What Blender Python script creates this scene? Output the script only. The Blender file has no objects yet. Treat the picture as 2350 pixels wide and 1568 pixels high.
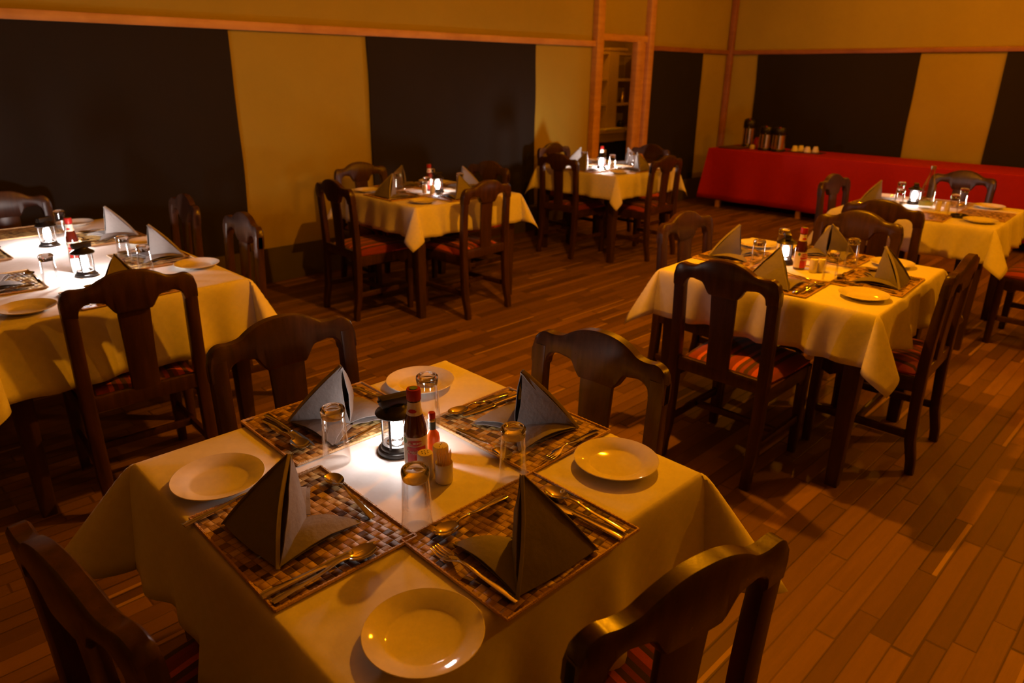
import bpy, bmesh, math, random
from mathutils import Vector, Matrix, noise
S = bpy.context.scene
C = S.collection
PI = math.pi
sin, cos, R = math.sin, math.cos, math.radians

# ------------------------------------------------------------------ camera
FPX = 1625.84
PSI, PITCH, ROLL, CH = 0.78742, 0.36379, 0.01176, 1.5715
F_ = Vector((cos(PSI)*cos(PITCH), sin(PSI)*cos(PITCH), -sin(PITCH)))
R_ = Vector((sin(PSI), -cos(PSI), 0))
U_ = R_.cross(F_)
R2 = cos(ROLL)*R_ + sin(ROLL)*U_
U2 = -sin(ROLL)*R_ + cos(ROLL)*U_
cam = bpy.data.cameras.new('camera')
camo = bpy.data.objects.new('camera', cam)
C.objects.link(camo)
M = Matrix((R2, U2, -F_)).transposed().to_4x4()
M.translation = Vector((0, 0, CH))
camo.matrix_world = M
cam.sensor_width = 36
cam.lens = FPX/2350*36
cam.clip_start = 0.02
cam.dof.use_dof = True
cam.dof.focus_distance = 1.55
cam.dof.aperture_fstop = 4.5
S.camera = camo

# ------------------------------------------------------------------ world, exposure
W = bpy.data.worlds.new('world'); S.world = W; W.use_nodes = True
W.node_tree.nodes['Background'].inputs[0].default_value = (1, .45, .25, 1)
W.node_tree.nodes['Background'].inputs[1].default_value = 0.012
S.view_settings.view_transform = 'Standard'
S.view_settings.look = 'None'
S.view_settings.exposure = 0.0
S.view_settings.gamma = 1
S.view_settings.use_curve_mapping = False
S.cycles.max_bounces = 8
S.cycles.transparent_max_bounces = 24
S.cycles.caustics_reflective = False
S.cycles.caustics_refractive = False
S.cycles.sample_clamp_indirect = 3
WARM = (1.0, .318, .002)
LAMPS = [(2.62, 1.65, 2.28, 1.0), (7.0, 2.6, 2.62, .44), (4.9, -.5, 2.62, .75), (1.2, 3.2, 2.75, .0), (7.6, .4, 2.62, .30), (7.05, 5.45, 2.45, .10)]  # last entry: unseen bulb added to brighten the pantry shelves
LAMP_E = 2650
LANT_E = 100
ROOM = dict(x0=-2.6, x1=9.142, y0=-2.6, y1=5.178, h=3.0)

# ------------------------------------------------------------------ materials
def new_mat(name):
    m = bpy.data.materials.new(name); m.use_nodes = True
    return m, m.node_tree, m.node_tree.nodes['Principled BSDF']
def plain(name, col, rough=.5, metal=0, spec=.5, bump=0, bscale=60, coat=0, sheen=0, sss=0):
    m, t, p = new_mat(name)
    p.inputs['Base Color'].default_value = (*col, 1)
    p.inputs['Roughness'].default_value = rough
    p.inputs['Metallic'].default_value = metal
    p.inputs['Specular IOR Level'].default_value = spec
    p.inputs['Coat Weight'].default_value = coat
    p.inputs['Sheen Weight'].default_value = sheen
    n = t.nodes.new('ShaderNodeTexNoise'); n.inputs['Scale'].default_value = bscale; n.inputs['Detail'].default_value = 4
    tc = t.nodes.new('ShaderNodeTexCoord'); t.links.new(tc.outputs['Object'], n.inputs['Vector'])
    if bump:
        b = t.nodes.new('ShaderNodeBump'); b.inputs['Strength'].default_value = bump; b.inputs['Distance'].default_value = .004
        t.links.new(n.outputs['Fac'], b.inputs['Height']); t.links.new(b.outputs['Normal'], p.inputs['Normal'])
    # slight procedural tone variation
    mx = t.nodes.new('ShaderNodeMix'); mx.data_type = 'RGBA'
    mx.inputs[6].default_value = (*[c*.9 for c in col], 1); mx.inputs[7].default_value = (*[min(1, c*1.1) for c in col], 1)
    t.links.new(n.outputs['Fac'], mx.inputs[0]); t.links.new(mx.outputs[2], p.inputs['Base Color'])
    return m
class NT:
    def __init__(s, t): s.t = t
    def n(s, typ, **k):
        o = s.t.nodes.new(typ)
        for a, b in k.items(): setattr(o, a, b)
        return o
    def math(s, op, a, b=None, c=None):
        o = s.n('ShaderNodeMath', operation=op)
        for i, v in enumerate((a, b, c)):
            if v is None: continue
            if isinstance(v, (int, float)): o.inputs[i].default_value = v
            else: s.t.links.new(v, o.inputs[i])
        return o.outputs[0]
    def link(s, a, b): s.t.links.new(a, b)
    def mix(s, f, a, b, blend='MIX'):
        o = s.n('ShaderNodeMix', data_type='RGBA', blend_type=blend)
        for i, v in ((0, f), (6, a), (7, b)):
            if isinstance(v, (int, float)): o.inputs[i].default_value = v
            elif isinstance(v, tuple): o.inputs[i].default_value = (*v, 1)
            else: s.t.links.new(v, o.inputs[i])
        return o.outputs[2]
    def ramp(s, f, stops, interp='LINEAR'):
        o = s.n('ShaderNodeValToRGB'); r = o.color_ramp; r.interpolation = interp
        while len(r.elements) < len(stops): r.elements.new(.5)
        for e, (p, c) in zip(r.elements, stops): e.position = p; e.color = (*c, 1)
        s.link(f, o.inputs[0]); return o.outputs[0]
    def xyz(s, kind='Object'):
        tc = s.n('ShaderNodeTexCoord'); sp = s.n('ShaderNodeSeparateXYZ'); s.link(tc.outputs[kind], sp.inputs[0])
        return tc.outputs[kind], sp.outputs[0], sp.outputs[1], sp.outputs[2]
    def comb(s, x, y, z):
        o = s.n('ShaderNodeCombineXYZ')
        for i, v in enumerate((x, y, z)):
            if isinstance(v, (int, float)): o.inputs[i].default_value = v
            else: s.link(v, o.inputs[i])
        return o.outputs[0]
    def noise(s, vec, scale, detail=3, rough=.5):
        o = s.n('ShaderNodeTexNoise'); o.inputs['Scale'].default_value = scale; o.inputs['Detail'].default_value = detail
        o.inputs['Roughness'].default_value = rough; s.link(vec, o.inputs['Vector']); return o.outputs['Fac']
    def white(s, vec):
        o = s.n('ShaderNodeTexWhiteNoise', noise_dimensions='3D'); s.link(vec, o.inputs['Vector']); return o.outputs['Value']
    def bump(s, h, strength, dist, p):
        b = s.n('ShaderNodeBump'); b.inputs['Strength'].default_value = strength; b.inputs['Distance'].default_value = dist
        s.link(h, b.inputs['Height']); s.link(b.outputs['Normal'], p.inputs['Normal'])

def floor_mat():
    m, t, p = new_mat('floor_planks'); k = NT(t)
    v, x, y, z = k.xyz()
    wv = k.noise(k.comb(k.math('MULTIPLY', x, .6), k.math('MULTIPLY', y, .6), 0), 2, 1)
    yy = k.math('ADD', k.math('DIVIDE', y, .062), k.math('MULTIPLY', wv, .25))
    row = k.math('FLOOR', yy)
    rr = k.white(k.comb(row, 3.3, 0)); rl = k.white(k.comb(row, 8.1, 2))
    ln = k.math('ADD', .38, k.math('MULTIPLY', rl, .4))
    xx = k.math('ADD', k.math('DIVIDE', x, ln), k.math('MULTIPLY', rr, 9.7))
    col = k.math('FLOOR', xx)
    idn = k.white(k.comb(row, col, 0)); id2 = k.white(k.comb(col, row, 5))
    fy = k.math('FRACT', yy); fx = k.math('FRACT', xx)
    ey = k.math('MINIMUM', fy, k.math('SUBTRACT', 1, fy)); ex = k.math('MULTIPLY', k.math('MINIMUM', fx, k.math('SUBTRACT', 1, fx)), 7)
    e = k.math('MINIMUM', ey, ex)
    gapw = k.math('MULTIPLY', id2, .05)
    gap = k.math('SUBTRACT', 1, k.math('MULTIPLY', k.math('SUBTRACT', e, gapw), 25)); 
    cl = k.n('ShaderNodeClamp'); k.link(gap, cl.inputs[0]); gap = cl.outputs[0]
    gv = k.comb(k.math('MULTIPLY', x, 1.6), k.math('ADD', k.math('MULTIPLY', y, 22), k.math('MULTIPLY', idn, 31)), idn)
    gr = k.noise(gv, 1.6, 5, .65)
    fac = k.math('ADD', k.math('MULTIPLY', idn, .62), k.math('MULTIPLY', gr, .38))
    c = k.ramp(fac, [(.1, (.10, .052, .022)), (.4, (.165, .086, .036)), (.62, (.21, .112, .042)), (.8, (.28, .150, .052)), (.97, (.42, .25, .08))])
    lite = k.math('MULTIPLY', k.math('GREATER_THAN', id2, .86), k.math('LESS_THAN', fy, .3))
    c = k.mix(k.math('MULTIPLY', lite, .75), c, (.50, .31, .11))
    c = k.mix(k.math('MULTIPLY', gap, k.math('ADD', .15, k.math('MULTIPLY', id2, .6))), c, (.02, .008, .004))
    k.link(c, p.inputs['Base Color'])
    k.link(k.math('ADD', .38, k.math('MULTIPLY', gr, .3)), p.inputs['Roughness'])
    p.inputs['Specular IOR Level'].default_value = .35
    k.bump(k.math('SUBTRACT', k.math('MULTIPLY', idn, .3), gap), .35, .004, p)
    return m
def dark_wood(name='dark_stained_wood', a=(.030, .013, .009), b=(.080, .034, .020), rough=.27, sc=9):
    m, t, p = new_mat(name); k = NT(t)
    v, x, y, z = k.xyz()
    g = k.noise(k.comb(k.math('MULTIPLY', x, 4), k.math('MULTIPLY', y, 4), k.math('MULTIPLY', z, .5)), sc, 5, .6)
    k.link(k.ramp(g, [(.3, a), (.7, b)]), p.inputs['Base Color'])
    f = k.noise(v, 160, 4, .7)
    k.link(k.math('ADD', rough-.07, k.math('MULTIPLY', f, .22)), p.inputs['Roughness'])
    p.inputs['Specular IOR Level'].default_value = .45
    k.bump(f, .12, .0015, p)
    return m
def canvas(name, col, wr=.5, weave=1):
    m, t, p = new_mat(name); k = NT(t)
    v, x, y, z = k.xyz()
    n1 = k.noise(v, 1.1, 3); n2 = k.noise(v, 14, 4)
    c = k.mix(n1, tuple(q*.82 for q in col), tuple(min(1, q*1.12) for q in col))
    c = k.mix(k.math('MULTIPLY', n2, .25), c, tuple(q*.8 for q in col))
    k.link(c, p.inputs['Base Color']); p.inputs['Roughness'].default_value = .85; p.inputs['Specular IOR Level'].default_value = .2
    h = k.noise(k.comb(k.math('MULTIPLY', x, 1.6), k.math('MULTIPLY', y, 1.6), k.math('MULTIPLY', z, 1.1)), 1.6, 2)
    k.bump(k.math('ADD', k.math('MULTIPLY', h, 1), k.math('MULTIPLY', k.noise(v, 300, 2), .01)), wr, .06, p)
    return m
def linen():
    m, t, p = new_mat('white_table_linen'); k = NT(t)
    v, x, y, z = k.xyz()
    ch = k.n('ShaderNodeTexChecker'); ch.inputs['Scale'].default_value = 42; k.link(v, ch.inputs['Vector'])
    ms = k.noise(v, 5, 2)
    c = k.mix(k.math('MULTIPLY', ch.outputs['Fac'], k.math('MULTIPLY', ms, .35)), (.80, .78, .76), (.70, .67, .64))
    k.link(c, p.inputs['Base Color']); p.inputs['Roughness'].default_value = .75; p.inputs['Specular IOR Level'].default_value = .25
    h = k.math('ADD', k.noise(v, 6, 3), k.math('MULTIPLY', k.noise(v, 400, 2), .02))
    k.bump(h, .35, .012, p)
    return m
def weave():
    m, t, p = new_mat('woven_reed'); k = NT(t)
    tc, x0, y0, z = k.xyz()
    wob = k.noise(tc, 25, 2); A = R(7)
    x = k.math('ADD', k.math('ADD', k.math('MULTIPLY', x0, cos(A)), k.math('MULTIPLY', y0, sin(A))), k.math('MULTIPLY', wob, .005))
    y = k.math('ADD', k.math('SUBTRACT', k.math('MULTIPLY', y0, cos(A)), k.math('MULTIPLY', x0, sin(A))), k.math('MULTIPLY', wob, .004))
    X = k.math('DIVIDE', x, .0165); Y = k.math('DIVIDE', y, .0165)
    ix = k.math('FLOOR', X); iy = k.math('FLOOR', Y); fx = k.math('FRACT', X); fy = k.math('FRACT', Y)
    par = k.math('MODULO', k.math('ABSOLUTE', k.math('ADD', ix, iy)), 2.0)
    par = k.math('GREATER_THAN', par, .5)
    rnd = k.white(k.comb(ix, iy, 1))
    strip = k.white(k.comb(k.math('MULTIPLY', ix, k.math('SUBTRACT', 1, par)), k.math('MULTIPLY', iy, par), par))
    # fibres run along x when par else along y
    fa = k.noise(k.comb(k.math('MULTIPLY', X, .6), k.math('MULTIPLY', Y, 9), 0), 1, 3)
    fb = k.noise(k.comb(k.math('MULTIPLY', X, 9), k.math('MULTIPLY', Y, .6), 3), 1, 3)
    o = k.n('ShaderNodeMix', data_type='FLOAT'); k.link(par, o.inputs[0]); k.link(fb, o.inputs[2]); k.link(fa, o.inputs[3]); fib = o.outputs[0]
    val = k.math('ADD', k.math('MULTIPLY', rnd, .66), k.math('MULTIPLY', strip, .34))
    c = k.ramp(val, [(.0, (.03, .015, .006)), (.25, (.05, .026, .010)), (.30, (.30, .175, .055)), (.5, (.50, .32, .10)), (.75, (.66, .46, .16)), (1, (.85, .66, .28))])
    c = k.mix(k.math('MULTIPLY', fib, .7), c, (.14, .065, .02), 'MIX')
    def arch(f): return k.math('MULTIPLY', k.math('MULTIPLY', f, k.math('SUBTRACT', 1, f)), 4)
    ax = arch(fx); ay = arch(fy)
    # height: the strip on top bows along its run and is flat across
    o2 = k.n('ShaderNodeMix', data_type='FLOAT'); k.link(par, o2.inputs[0]); k.link(ay, o2.inputs[2]); k.link(ax, o2.inputs[3])
    o3 = k.n('ShaderNodeMix', data_type='FLOAT'); k.link(par, o3.inputs[0]); k.link(ax, o3.inputs[2]); k.link(ay, o3.inputs[3])
    acr = k.math('MINIMUM', k.math('MULTIPLY', o3.outputs[0], 5), 1)
    h = k.math('ADD', k.math('MULTIPLY', o2.outputs[0], acr), k.math('MULTIPLY', fib, .25))
    gap = k.math('SUBTRACT', 1, k.math('MINIMUM', k.math('MULTIPLY', k.math('MINIMUM', ax, ay), 7), 1))
    c = k.mix(k.math('MULTIPLY', gap, .45), c, (.03, .015, .008))
    k.link(c, p.inputs['Base Color']); p.inputs['Roughness'].default_value = .6; p.inputs['Specular IOR Level'].default_value = .3
    k.bump(h, .9, .0028, p)
    return m
def stripes():
    m, t, p = new_mat('striped_red_upholstery'); k = NT(t)
    v, x, y, z = k.xyz()
    w = k.math('ADD', y, k.math('MULTIPLY', k.noise(v, 7, 2), .012))
    f = k.math('FRACT', k.math('MULTIPLY', k.math('ADD', w, .5), 6.2))
    c = k.ramp(f, [(0, (.30, .03, .018)), (.12, (.07, .022, .012)), (.22, (.62, .09, .03)), (.36, (.20, .02, .012)), (.46, (.05, .02, .012)), (.56, (.30, .04, .02)), (.66, (.10, .03, .015)), (.76, (.70, .13, .05)), (.86, (.25, .025, .012))], 'CONSTANT')
    c = k.mix(k.math('MULTIPLY', k.noise(v, 180, 2), .35), c, (.05, .01, .006))
    k.link(c, p.inputs['Base Color']); p.inputs['Roughness'].default_value = .8
    p.inputs['Sheen Weight'].default_value = .2
    k.bump(k.noise(v, 500, 2), .3, .001, p)
    return m
def thin_glass(name='thin_clear_glass', tint=(.97, .97, .97), ior=1.45, rough=.02, w=1.7):
    m, t, p = new_mat(name); k = NT(t); t.nodes.remove(p)
    tr = k.n('ShaderNodeBsdfTransparent'); tr.inputs[0].default_value = (*tint, 1)
    gl = k.n('ShaderNodeBsdfGlossy'); gl.inputs['Roughness'].default_value = rough; gl.inputs['Color'].default_value = (1, 1, 1, 1)
    fr = k.n('ShaderNodeFresnel'); fr.inputs[0].default_value = ior
    mx = k.n('ShaderNodeMixShader'); k.link(k.math('MINIMUM', k.math('MULTIPLY', k.math('SUBTRACT', fr.outputs[0], .02), w), .5), mx.inputs[0])
    k.link(tr.outputs[0], mx.inputs[1]); k.link(gl.outputs[0], mx.inputs[2])
    k.link(mx.outputs[0], t.nodes['Material Output'].inputs[0])
    return m
def thick_glass():
    m, t, p = new_mat('thick_clear_glass'); p.inputs['Transmission Weight'].default_value = 1; p.inputs['Roughness'].default_value = .02
    p.inputs['Base Color'].default_value = (.98, .98, .98, 1); p.inputs['IOR'].default_value = 1.5
    return m
def emit(name, col, e):
    m, t, p = new_mat(name); k = NT(t); t.nodes.remove(p)
    em = k.n('ShaderNodeEmission'); em.inputs[0].default_value = (*col, 1); em.inputs[1].default_value = e
    k.link(em.outputs[0], t.nodes['Material Output'].inputs[0]); return m
def rail_wood(name, a, b):
    m, t, p = new_mat(name); k = NT(t)
    v, x, y, z = k.xyz()
    g = k.noise(v, 5, 5, .6); g2 = k.noise(k.comb(k.math('MULTIPLY', x, 3), k.math('MULTIPLY', y, 3), k.math('MULTIPLY', z, 30)), 1, 3)
    k.link(k.ramp(k.math('ADD', k.math('MULTIPLY', g, .6), k.math('MULTIPLY', g2, .4)), [(.3, a), (.7, b)]), p.inputs['Base Color'])
    p.inputs['Roughness'].default_value = .45
    return m

MF = floor_mat(); MW = dark_wood(); MTW = dark_wood('dark_table_wood', (.035, .016, .010), (.072, .032, .018), .4)
MCAN = canvas('tan_tent_canvas', (.46, .375, .055), .45)
MCEIL = canvas('tent_roof_canvas', (.45, .34, .10), .3)
MSKIRT = canvas('dark_olive_skirt', (.115, .095, .055), .3)
MFLAP = canvas('black_brown_flap', (.024, .020, .017), .5)
MRAIL = rail_wood('pine_rail', (.52, .26, .09), (.76, .44, .17)); MPOST = rail_wood('old_post', (.26, .10, .04), (.40, .17, .065))
MLIN = linen(); MRED = plain('red_cloth', (.42, .004, .006), .8, bump=.2, bscale=30); MREED = weave(); MROPE = plain('reed_binding', (.60, .38, .18), .6, bump=.9, bscale=350)
MSTR = stripes(); MNAP = plain('grey_napkin_cotton', (.20, .18, .172), .85, bump=.25, bscale=90); MHEM = plain('napkin_hem', (.30, .27, .22), .85)
MPLATE = plain('glazed_white_china', (.80, .76, .68), .055, spec=.6); MSTEEL = plain('polished_steel', (.66, .64, .60), .075, metal=1)
MTG = thin_glass(); MG = thick_glass(); MBLK = plain('black_metal', (.015, .013, .012), .32, spec=.5)
MBULB = emit('lantern_lamp', (1, .86, .80), LANT_E); MLED = emit('ceiling_bulb', WARM, LAMP_E)
MKET = plain('tomato_sauce', (.075, .008, .004), .12, spec=.6, coat=.6); MCAP = plain('red_cap', (.36, .018, .014), .3); MLABW = plain('cream_label', (.75, .68, .55), .45)
MLABR = plain('red_label', (.50, .02, .015), .4); MLABG = plain('green_label', (.10, .22, .04), .5); MORG = plain('orange_sauce', (.85, .16, .02), .2, spec=.6, coat=.5)
MCER = plain('white_ceramic', (.72, .67, .58), .35, spec=.5); MPICK = plain('toothpick_wood', (.80, .60, .32), .6); MHOLE = plain('dark_hole', (.02, .015, .01), .8)
MBRASS = plain('brushed_steel', (.75, .62, .42), .25, metal=1); MPAL = plain('pale_board', (.55, .42, .24), .6); MSHELF = plain('shelf_board', (.42, .33, .20), .6)
MBR = plain('brown_tray', (.10, .04, .02), .5); MWATER = thin_glass('water_bottle_glass', (.90, .93, .86), 1.5, .03, 2.0); MNEED = plain('dark_label', (.012, .03, .018), .5)
MGRN = plain('pale_green_label', (.45, .60, .30), .5)

# ------------------------------------------------------------------ mesh helpers
def obj(name, bm, mats, parent=None, smooth=True, loc=None):
    me = bpy.data.meshes.new(name); bmesh.ops.recalc_face_normals(bm, faces=bm.faces[:]); bm.to_mesh(me); bm.free()
    for m in (mats if isinstance(mats, (list, tuple)) else [mats]): me.materials.append(m)
    if smooth: 
        me.polygons.foreach_set('use_smooth', [True]*len(me.polygons))
        try: me.set_sharp_from_angle(angle=R(38))
        except Exception: pass
    o = bpy.data.objects.new(name, me); C.objects.link(o)
    if parent: o.parent = parent
    if loc: o.location = loc
    return o
def tag(o, label=None, cat=None, group=None, kind=None):
    if label: o['label'] = label
    if cat: o['category'] = cat
    if group: o['group'] = group
    if kind: o['kind'] = kind
    return o
def empty(name, loc=(0, 0, 0), rz=0):
    o = bpy.data.objects.new(name, None); o.empty_display_size = .05; C.objects.link(o); o.location = loc; o.rotation_euler = (0, 0, rz); return o
def copy_tree(o, parent=None):
    c = o.copy(); C.objects.link(c); c.parent = parent
    for ch in [q for q in o.children]: copy_tree(ch, c)
    return c
def box(bm, c, s, bev=0, mi=0, rz=0):
    n0 = len(bm.verts)
    r = bmesh.ops.create_cube(bm, size=1, matrix=Matrix.Translation(c) @ Matrix.Rotation(rz, 4, 'Z') @ Matrix.Diagonal((*s, 1)))
    vs = r['verts']; fs = set(f for v in vs for f in v.link_faces)
    for f in fs: f.material_index = mi
    if bev:
        es = list(set(e for v in vs for e in v.link_edges))
        g = bmesh.ops.bevel(bm, geom=es, offset=bev, segments=2, affect='EDGES', profile=.6)
        for f in g['faces']: f.material_index = mi
def loft(bm, rings, caps=True, mi=0, closed=True):
    vr = [[bm.verts.new(p) for p in ring] for ring in rings]
    n = len(vr[0])
    for a, b in zip(vr, vr[1:]):
        for i in range(n if closed else n-1):
            j = (i+1) % n
            try: f = bm.faces.new((a[i], a[j], b[j], b[i])); f.material_index = mi
            except ValueError: pass
    if caps:
        for q in (vr[0], vr[-1]):
            try: f = bm.faces.new(q); f.material_index = mi
            except ValueError: pass
    return vr
def rrect(hu, hv, r=.25, n=3):
    rr = min(hu, hv)*r*2; pts = []
    for (su, sv, a0) in ((1, 1, 0), (-1, 1, 90), (-1, -1, 180), (1, -1, 270)):
        for i in range(n):
            a = R(a0 + 90*i/(n-1)); pts.append((su*(hu-rr)+rr*cos(a), sv*(hv-rr)+rr*sin(a)))
    return pts
def bar(bm, pts, sizes, r=.25, up=(0, 0, 1), mi=0):
    """rounded rectangular section along pts; sizes (hu,hv): hu across (side), hv along up-ish"""
    rings = []; pts = [Vector(p) for p in pts]
    for i, p in enumerate(pts):
        d = (pts[min(i+1, len(pts)-1)] - pts[max(i-1, 0)]).normalized()
        u = Vector(up); s = d.cross(u).normalized(); w = s.cross(d).normalized()
        hu, hv = sizes[i] if isinstance(sizes, list) else sizes
        rings.append([p + s*a + w*b for a, b in rrect(hu, hv, r)])
    loft(bm, rings, mi=mi)
def lathe(bm, prof, n=32, c=(0, 0, 0), mi=0, cap=False):
    rings = []
    for r, z in prof:
        rings.append([(c[0]+max(r, 1e-5)*cos(2*PI*i/n), c[1]+max(r, 1e-5)*sin(2*PI*i/n), c[2]+z) for i in range(n)])
    loft(bm, rings, caps=cap, mi=mi)
    bmesh.ops.remove_doubles(bm, verts=bm.verts[:], dist=2e-5)
def tube(bm, pts, r, n=8, mi=0):
    rings = []; pts = [Vector(p) for p in pts]
    for i, p in enumerate(pts):
        d = (pts[min(i+1, len(pts)-1)] - pts[max(i-1, 0)]).normalized()
        u = Vector((0, 0, 1)) if abs(d.z) < .9 else Vector((1, 0, 0))
        s = d.cross(u).normalized(); w = s.cross(d)
        rr = r[i] if isinstance(r, (list, tuple)) else r
        rings.append([p + s*rr*cos(2*PI*k/n) + w*rr*sin(2*PI*k/n) for k in range(n)])
    loft(bm, rings, mi=mi)
def struct(name, bm, m, smooth=False):
    o = obj(name, bm, m, smooth=smooth); o['kind'] = 'structure'; return o

# ------------------------------------------------------------------ room shell
x0, x1, y0, y1, H = (ROOM[k] for k in ('x0', 'x1', 'y0', 'y1', 'h'))
bm = bmesh.new(); box(bm, ((x0+x1)/2, (y0+y1)/2, -.05), (x1-x0+.4, y1-y0+.4, .1)); box(bm, (7.5, 5.95, -.05), (2.2, 1.14, .1)); struct('floor', bm, MF)
bm = bmesh.new(); box(bm, ((x0+x1)/2, (y0+y1)/2+.5, H+.05), (x1-x0+.4, y1-y0+1.6, .1)); struct('ceiling', bm, MCEIL)
DX0, DX1, DZ = 6.42, 7.24, 1.955
bm = bmesh.new(); T = .08
for (a, b, za, zb) in ((x0-.1, DX0, 0, H), (DX1, x1+.1, 0, H), (DX0, DX1, DZ, H)):
    box(bm, ((a+b)/2, y1+T/2, (za+zb)/2), (b-a, T, zb-za))
struct('wall_left', bm, MCAN)
bm = bmesh.new(); box(bm, (x1+T/2, (y0+y1)/2, H/2), (T, y1-y0, H)); struct('wall_right', bm, MCAN)
bm = bmesh.new(); box(bm, (x0-T/2, (y0+y1)/2, H/2), (T, y1-y0, H)); struct('wall_back', bm, MCAN)
bm = bmesh.new(); box(bm, ((x0+x1)/2, y0-T/2, H/2), (x1-x0+.2, T, H)); struct('wall_near', bm, MCAN)
# pantry behind the doorway
bm = bmesh.new()
box(bm, (7.5, 6.45, H/2), (2.2, .06, H)); box(bm, (8.57, 5.85, H/2), (.06, 1.2, H)); box(bm, (6.40, 5.85, H/2), (.06, 1.2, H))
struct('wall_pantry', bm, MCAN)

def wavy_panel(name, a, b, za, zb, axis, off, mat, seed, th=.012, slant=(0, 0)):
    """a hanging cloth panel on a wall, with slightly wandering edges"""
    bm = bmesh.new(); N = 14; Mz = 18; g = {}
    for side in (0, 1):
        for i in range(N+1):
            for j in range(Mz+1):
                u = i/N; w = j/Mz; z = za+(zb-za)*w
                e = noise.noise(Vector((seed, z*1.7, u*2)))*.018
                x = a+(b-a)*u + (slant[0]*(1-u)+slant[1]*u)*(1-w) + e
                d = off + side*th + .008*noise.noise(Vector((x*2, z*2, seed)))+.008
                g[side, i, j] = bm.verts.new((x, y1-d, z) if axis == 'x' else (x1-d, x, z))
    for side in (0, 1):
        for i in range(N):
            for j in range(Mz):
                bm.faces.new((g[side, i, j], g[side, i+1, j], g[side, i+1, j+1], g[side, i, j+1]))
    for i in range(N):
        for j in (0, Mz): bm.faces.new((g[0, i, j], g[0, i+1, j], g[1, i+1, j], g[1, i, j]))
    for j in range(Mz):
        for i in (0, N): bm.faces.new((g[0, i, j], g[0, i, j+1], g[1, i, j+1], g[1, i, j]))
    return struct(name, bm, mat, True)
for n_, (a, b, ax, sl) in enumerate([(-1.6, 2.34, 'x', (0, -.015)), (3.465, 5.415, 'x', (0, .02)), (7.36, 8.48, 'x', (0, 0)), (2.825, 4.745, 'y', (.01, -.05)), (-.6, 2.0, 'y', (0, 0))]):
    wavy_panel('window_%d' % (n_+1), a, b, .24, 1.83, ax, .004, MFLAP, n_*3.1, slant=sl)
def skirt(name, a, b, ax):
    return wavy_panel(name, a, b, .0, .27, ax, .014, MSKIRT, len(name)*1.3)
skirt('baseboard_left', x0+.05, DX0-.14, 'x'); skirt('baseboard_left_far', DX1+.12, x1-.03, 'x'); skirt('baseboard_right', y0+.05, y1-.05, 'y')
def rail(name, p, q, s, m=MRAIL, seed=0):
    bm = bmesh.new(); p = Vector(p); q = Vector(q); n = 16
    pts = [p.lerp(q, i/n) + Vector((0, 0, .006*noise.noise(Vector((i*.7, seed, 0))))) for i in range(n+1)]
    bar(bm, pts, s, .12, up=(0, 0, 1) if abs((q-p).normalized().z) < .5 else (0, 1, 0))
    return struct(name, bm, m, True)
rail('trim_1', (x0, y1-.03, 1.842), (6.31, y1-.03, 1.857), (.022, .029), MRAIL, 1)
rail('trim_2', (7.33, y1-.028, 1.845), (x1-.02, y1-.028, 1.84), (.02, .026), MPOST, 2)
rail('trim_3', (x1-.028, y1-.02, 1.838), (x1-.028, y0, 1.858), (.02, .026), MPOST, 3)
rail('trim_4', (x1-.04, y1-.045, 0), (x1-.04, y1-.045, H), (.035, .035), MPOST, 4)
rail('trim_5', (6.36, y1-.03, 0), (6.36, y1-.03, H), (.058, .04), MRAIL, 5)
rail('trim_6', (7.285, y1-.03, 0), (7.285, y1-.03, H), (.05, .04), MRAIL, 6)
d1 = empty('door_1'); d1['kind'] = 'structure'
for nm, p, q, s in (('lintel', (6.42, y1-.015, 1.93), (7.23, y1-.015, 1.93), (.035, .036)), ('door_jamb', (7.09, y1-.02, 0), (7.09, y1-.02, 1.92), (.055, .04)), ('door_jamb', (6.445, y1+.03, 0), (6.445, y1+.03, 1.92), (.02, .05)), ('door_edge', (7.20, y1+.0, 0), (7.20, y1+.0, 1.9), (.03, .03))):
    o = rail(nm, p, q, s, MRAIL, 9); o.parent = d1; del o['kind']

# pantry shelving
sh = empty('pantry_shelves', (7.6, 6.05, 0)); tag(sh, 'wooden shelves with a pale upright panel seen through the narrow doorway', 'shelf')
def part(nm, m, c, s, parent, bev=.003):
    bm = bmesh.new(); box(bm, (c[0]-parent.location.x, c[1]-parent.location.y, c[2]-parent.location.z), s, bev); return obj(nm, bm, m, parent, False)
part('upright_panel', MPAL, (7.63, 5.95, 1.25), (.20, .1, 1.15), sh)
for i, z in enumerate((1.80, 1.49, 1.19)): part('shelf', MPAL, (7.65, 6.08, z), (1.6, .34, .03), sh)
part('worktop', MPAL, (7.65, 6.02, .87), (1.6, .5, .035), sh); part('worktop_apron', MSHELF, (7.65, 5.80, .80), (1.6, .03, .10), sh)
part('dark_block', MFLAP, (7.65, 6.06, .36), (1.6, .36, .72), sh)  # plain near-black block filling the space below the worktop
def jar(loc, r, h, m, label, name='storage_jar', cat='jar', grp=None):
    bm = bmesh.new(); lathe(bm, [(0, 0), (r*.9, 0), (r, h*.15), (r, h*.75), (r*.7, h*.92), (r*.7, h), (0, h)], 16); o = obj(name, bm, m, loc=loc); tag(o, label, cat, grp); return o
jar((7.40, 5.98, 1.207), .045, .07, MCER, 'small pale bowl on the lowest upper pantry shelf', 'small_bowl', 'bowl')
jar((8.0, 6.02, 1.207), .03, .13, MBRASS, 'shiny narrow jar at the right of the pantry shelf')
jar((7.88, 5.93, .889), .05, .10, MBLK, 'black pot standing on the pantry worktop', 'small_pot', 'pot')
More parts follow.
